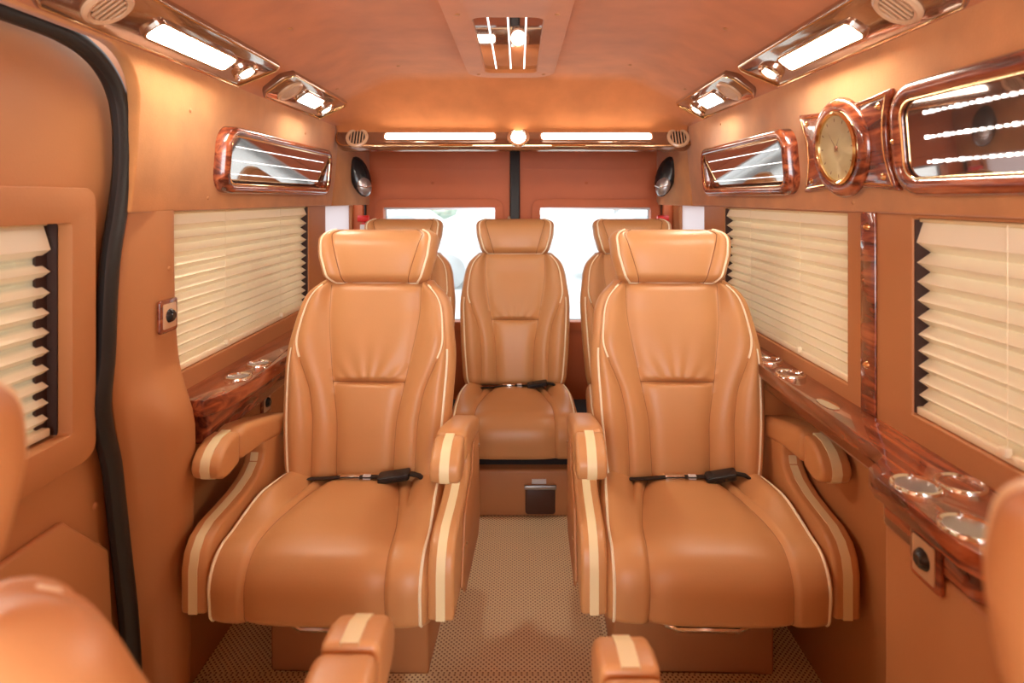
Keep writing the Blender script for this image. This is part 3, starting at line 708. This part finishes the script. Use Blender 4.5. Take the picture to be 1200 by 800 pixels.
def arms(root):
    shell = [(.0, .315), (.0, .42), (.010, .455), (.032, .480), (.070, .495), (.14, .500), (.20, .506), (.255, .520), (.290, .543), (.298, .570), (.285, .595), (.33, .625), (.46, .60), (.49, .56), (.49, .36), (.44, .315)]
    edge = [(.0, .318), (.0, .42), (.010, .455), (.032, .480), (.070, .495), (.14, .500), (.20, .506), (.255, .520), (.290, .543), (.298, .568)]
    padp = [(.150, .608), (.150, .684), (.19, .686), (.28, .668), (.42, .634), (.47, .614), (.47, .575), (.40, .578), (.27, .600)]
    nose = [(.147, .606), (.147, .686), (.105, .683), (.073, .670), (.052, .650), (.046, .628), (.053, .607), (.073, .597), (.10, .595), (.125, .600)]
    for sg in (-1, 1):
        xc = sg*.288; MX = basis((xc, 0, 0), (0, 1, 0), (0, 0, 1), (1, 0, 0))
        ar = MB().at(MX).prism(shell, (), -.031, .031).build('armrest', LEATHER, root, bevel=.010, seg=3)
        def strip(poly, off, w, nm, par, closed=False):
            n = len(poly); P3 = []
            for i in range(n):
                a = Vector(poly[max(i-1, 0)]); b = Vector(poly[min(i+1, n-1)]); d = (b-a).normalized(); nr = Vector((-d.y, d.x))
                p = Vector(poly[i])+nr*off; q = Vector(poly[i])-nr*.004; P3.append((p, q))
            rows_ = []
            for p, q in P3: rows_.append([(xc-w, q.x, q.y), (xc-w, p.x, p.y), (xc+w, p.x, p.y), (xc+w, q.x, q.y)])
            return MB().grid(rows_).build(nm, CREAM, par, ang=50)
        strip(edge, .0018, .0105, 'cream_stripe', ar)
        MB().at(MX).prism(padp, (), -.040, .040).build('arm_pad', LEATHER, ar, bevel=.016, seg=4)
        no = MB().at(MX).prism(nose, (), -.037, .037).build('arm_nose', LEATHER, ar, bevel=.013, seg=4)
        strip(nose[8:]+[nose[0]], -.0, .0, 'x', ar) if False else None
        strip([nose[k] for k in (8, 7, 6, 5, 4, 3, 2, 1)], .0018, .0115, 'cream_stripe', no)
        xo = xc+sg*.0315; MO = basis((xo, 0, 0), (0, 1, 0), (0, 0, 1), (sg, 0, 0))
        MB().at(MO).prism([(.10, .33), (.16, .48), (.31, .52), (.35, .585), (.47, .57), (.50, .30), (.46, .26), (.16, .28)], (), 0, .006).build('side_plate', LEATHER2, ar, bevel=.002)
        for u, v in ((.46, .53), (.17, .40)): screw(ar, MO, u, v, .006, .006, CHROME)
def belt(root):
    MB().tube([(.215, .33, .462), (.17, .335, .492), (.13, .345, .494), (.10, .345, .482)], .01, n=8, flat=((0, .3, 1), .006, .022)).build('belt_webbing', BELT, root)
    MB().tube([(-.19, .365, .462), (-.10, .345, .474), (-.05, .340, .482), (.05, .340, .484), (.12, .345, .486)], .01, n=8, flat=((0, .3, 1), .004, .024)).build('belt_webbing', BELT, root)
    bk = MB().at(basis((.10, .325, .492), (1, .1, .12), (0, 1, .2), (0, -.2, 1))).prism(rr(-.045, -.018, .045, .018, .008), (), -.009, .011).build('belt_buckle', PLASTIC, root, bevel=.004)
    MB().box((-.055, .322, .476), (.0, .34, .492)).build('belt_tongue', CHROME, root, bevel=.002)
    MB().box((.01, .322, .478), (.032, .335, .494)).build('belt_label', WHITE, root, bevel=.002)
def base(root):
    MB().box((-.215, .235, 0.0), (.215, .62, .33)).build('pedestal', LEATHER2, root, bevel=.01, seg=3)
    MB().box((-.262, .04, .330), (.262, .46, .372)).build('seat_pan', PLASTIC, root, bevel=.006)
    MB().tube([(-.115, .22, .31), (-.115, .13, .245), (-.10, .105, .226), (-.075, .098, .220), (.075, .098, .220), (.10, .105, .226), (.115, .13, .245), (.115, .22, .31)], .0075, n=9).build('lift_handle', CHROME, root)
def front_seat():
    r = empty('captain_chair', (0, 0, 0)); back_parts(r); head_parts(r); cushion_parts(r); arms(r); belt(r); base(r); return r
s1 = front_seat()
s2 = copy_tree(s1); s3 = copy_tree(s1); s4 = copy_tree(s1)
G = 'tan leather captain seats with cream striped armrests'
for s, x, y, rz, lb in ((s1, -.466, 1.37, -.04, 'tan leather captain seat facing the camera on the left of the aisle'),
                        (s2, .462, 1.37, -.03, 'tan leather captain seat facing the camera on the right of the aisle'),
                        (s3, -.495, .875, PI, 'blurred nearest captain seat at the bottom left corner, turned backwards'),
                        (s4, .422, .86, PI, 'blurred nearest captain seat at the bottom right corner, turned backwards')):
    s.location = (x, y, .0125 if rz > 1 else 0); s.rotation_euler = (0, 0, rz); tag(s, lb, 'seat', G)
def tilt(seat, deg, dz=0):
    for ch in seat.children:
        if ch.name.startswith(('backrest', 'headrest')):
            Rm = Matrix.Rotation(math.radians(deg), 4, 'X'); p = Vector((0, .43, .45)); ch.rotation_euler.x = math.radians(deg); ch.location = p-(Rm @ p)+Vector((0, 0, dz))
bpy.context.view_layer.update()
tilt(s3, 2, -.01); tilt(s4, -5.5, -.025)
for ch in list(s3.children)+list(s4.children):
    if ch.name.startswith('armrest'): ch.location.z = .02
for ch in s3.children:
    if ch.name.startswith('armrest'): ch.location.z = .038
    if ch.name.startswith('headrest'): ch.location += Vector((.025, 0, -.012))
# rear bench seats
r1 = empty('rear_chair', (0, 0, 0)); 
for p in (back_parts(r1), head_parts(r1, 0), cushion_parts(r1)): pass
belt(r1)
for c in r1.children: c.location.z = 0 if c.name.startswith('headrest') else -.05
for c in r1.children:
    if c.name.startswith('backrest'): c.scale.z = 1.048
r2 = copy_tree(r1); r3 = copy_tree(r1)
for s, x, lb in ((r1, -.018, 'centre seat of the rear row between the two captain seats'), (r2, -.555, 'left seat of the rear row, mostly behind the left captain seat'), (r3, .545, 'right seat of the rear row, mostly behind the right captain seat')):
    s.location = (x, 2.36, 0); tag(s, lb, 'seat', 'tan leather seats of the rear row')
pb = empty('chair_plinth', (-.03, 2.6, 0), 'tan box plinth under the rear row of seats', 'seat base'); L = loc(I4, pb)
MB().at(L).prism([(XL+.03, 2.40), (XR-.03, 2.40), (XR-.03, 3.05), (XL+.03, 3.05)], (), 0, .188).build('plinth_box', LEATHER2, pb, bevel=.012, seg=3)
MB().at(L).box((XL+.03, 2.45, .188), (XR-.03, 3.0, .27)).build('seat_rail', DARK, pb)  # dark box put in as the shaded gap under the cushions
lt = empty('plinth_latch', (.085, 2.4, .09), 'dark recessed box with a white tag on the rear seat plinth', 'latch box'); L = loc(basis((0, 2.4, 0), (1, 0, 0), (0, 0, 1), (0, -1, 0)), lt)
MB().at(L).prism(rr(.026, .015, .146, .125, .012), (), 0, .012).build('latch_cover', mat('dark_brown_plastic', (.08, .03, .018), .35), lt, bevel=.004)
MB().at(L).prism(rr(.022, .118, .150, .132, .004), (), .006, .02).build('latch_lip', STEEL, lt, bevel=.002)
MB().at(L).prism(rect(.052, .134, .110, .152), (), 0.0, .004).build('white_tag', WHITE, lt)

# ------------------------------------------------------------ floor mats
am = MB().box((-.246, YB, 0), (.242, 2.39, .006)).build('aisle_mat', WEAVE, bevel=.002); tag(am, 'long beige perforated mat running down the aisle between the seats', 'mat')
fm = MB().box((XL+.03, YB, .006), (XR-.17, 1.595, .012)).build('cross_mat', WEAVE, bevel=.002); tag(fm, 'beige perforated mat lying across the cabin at the bottom edge of the photo', 'mat')
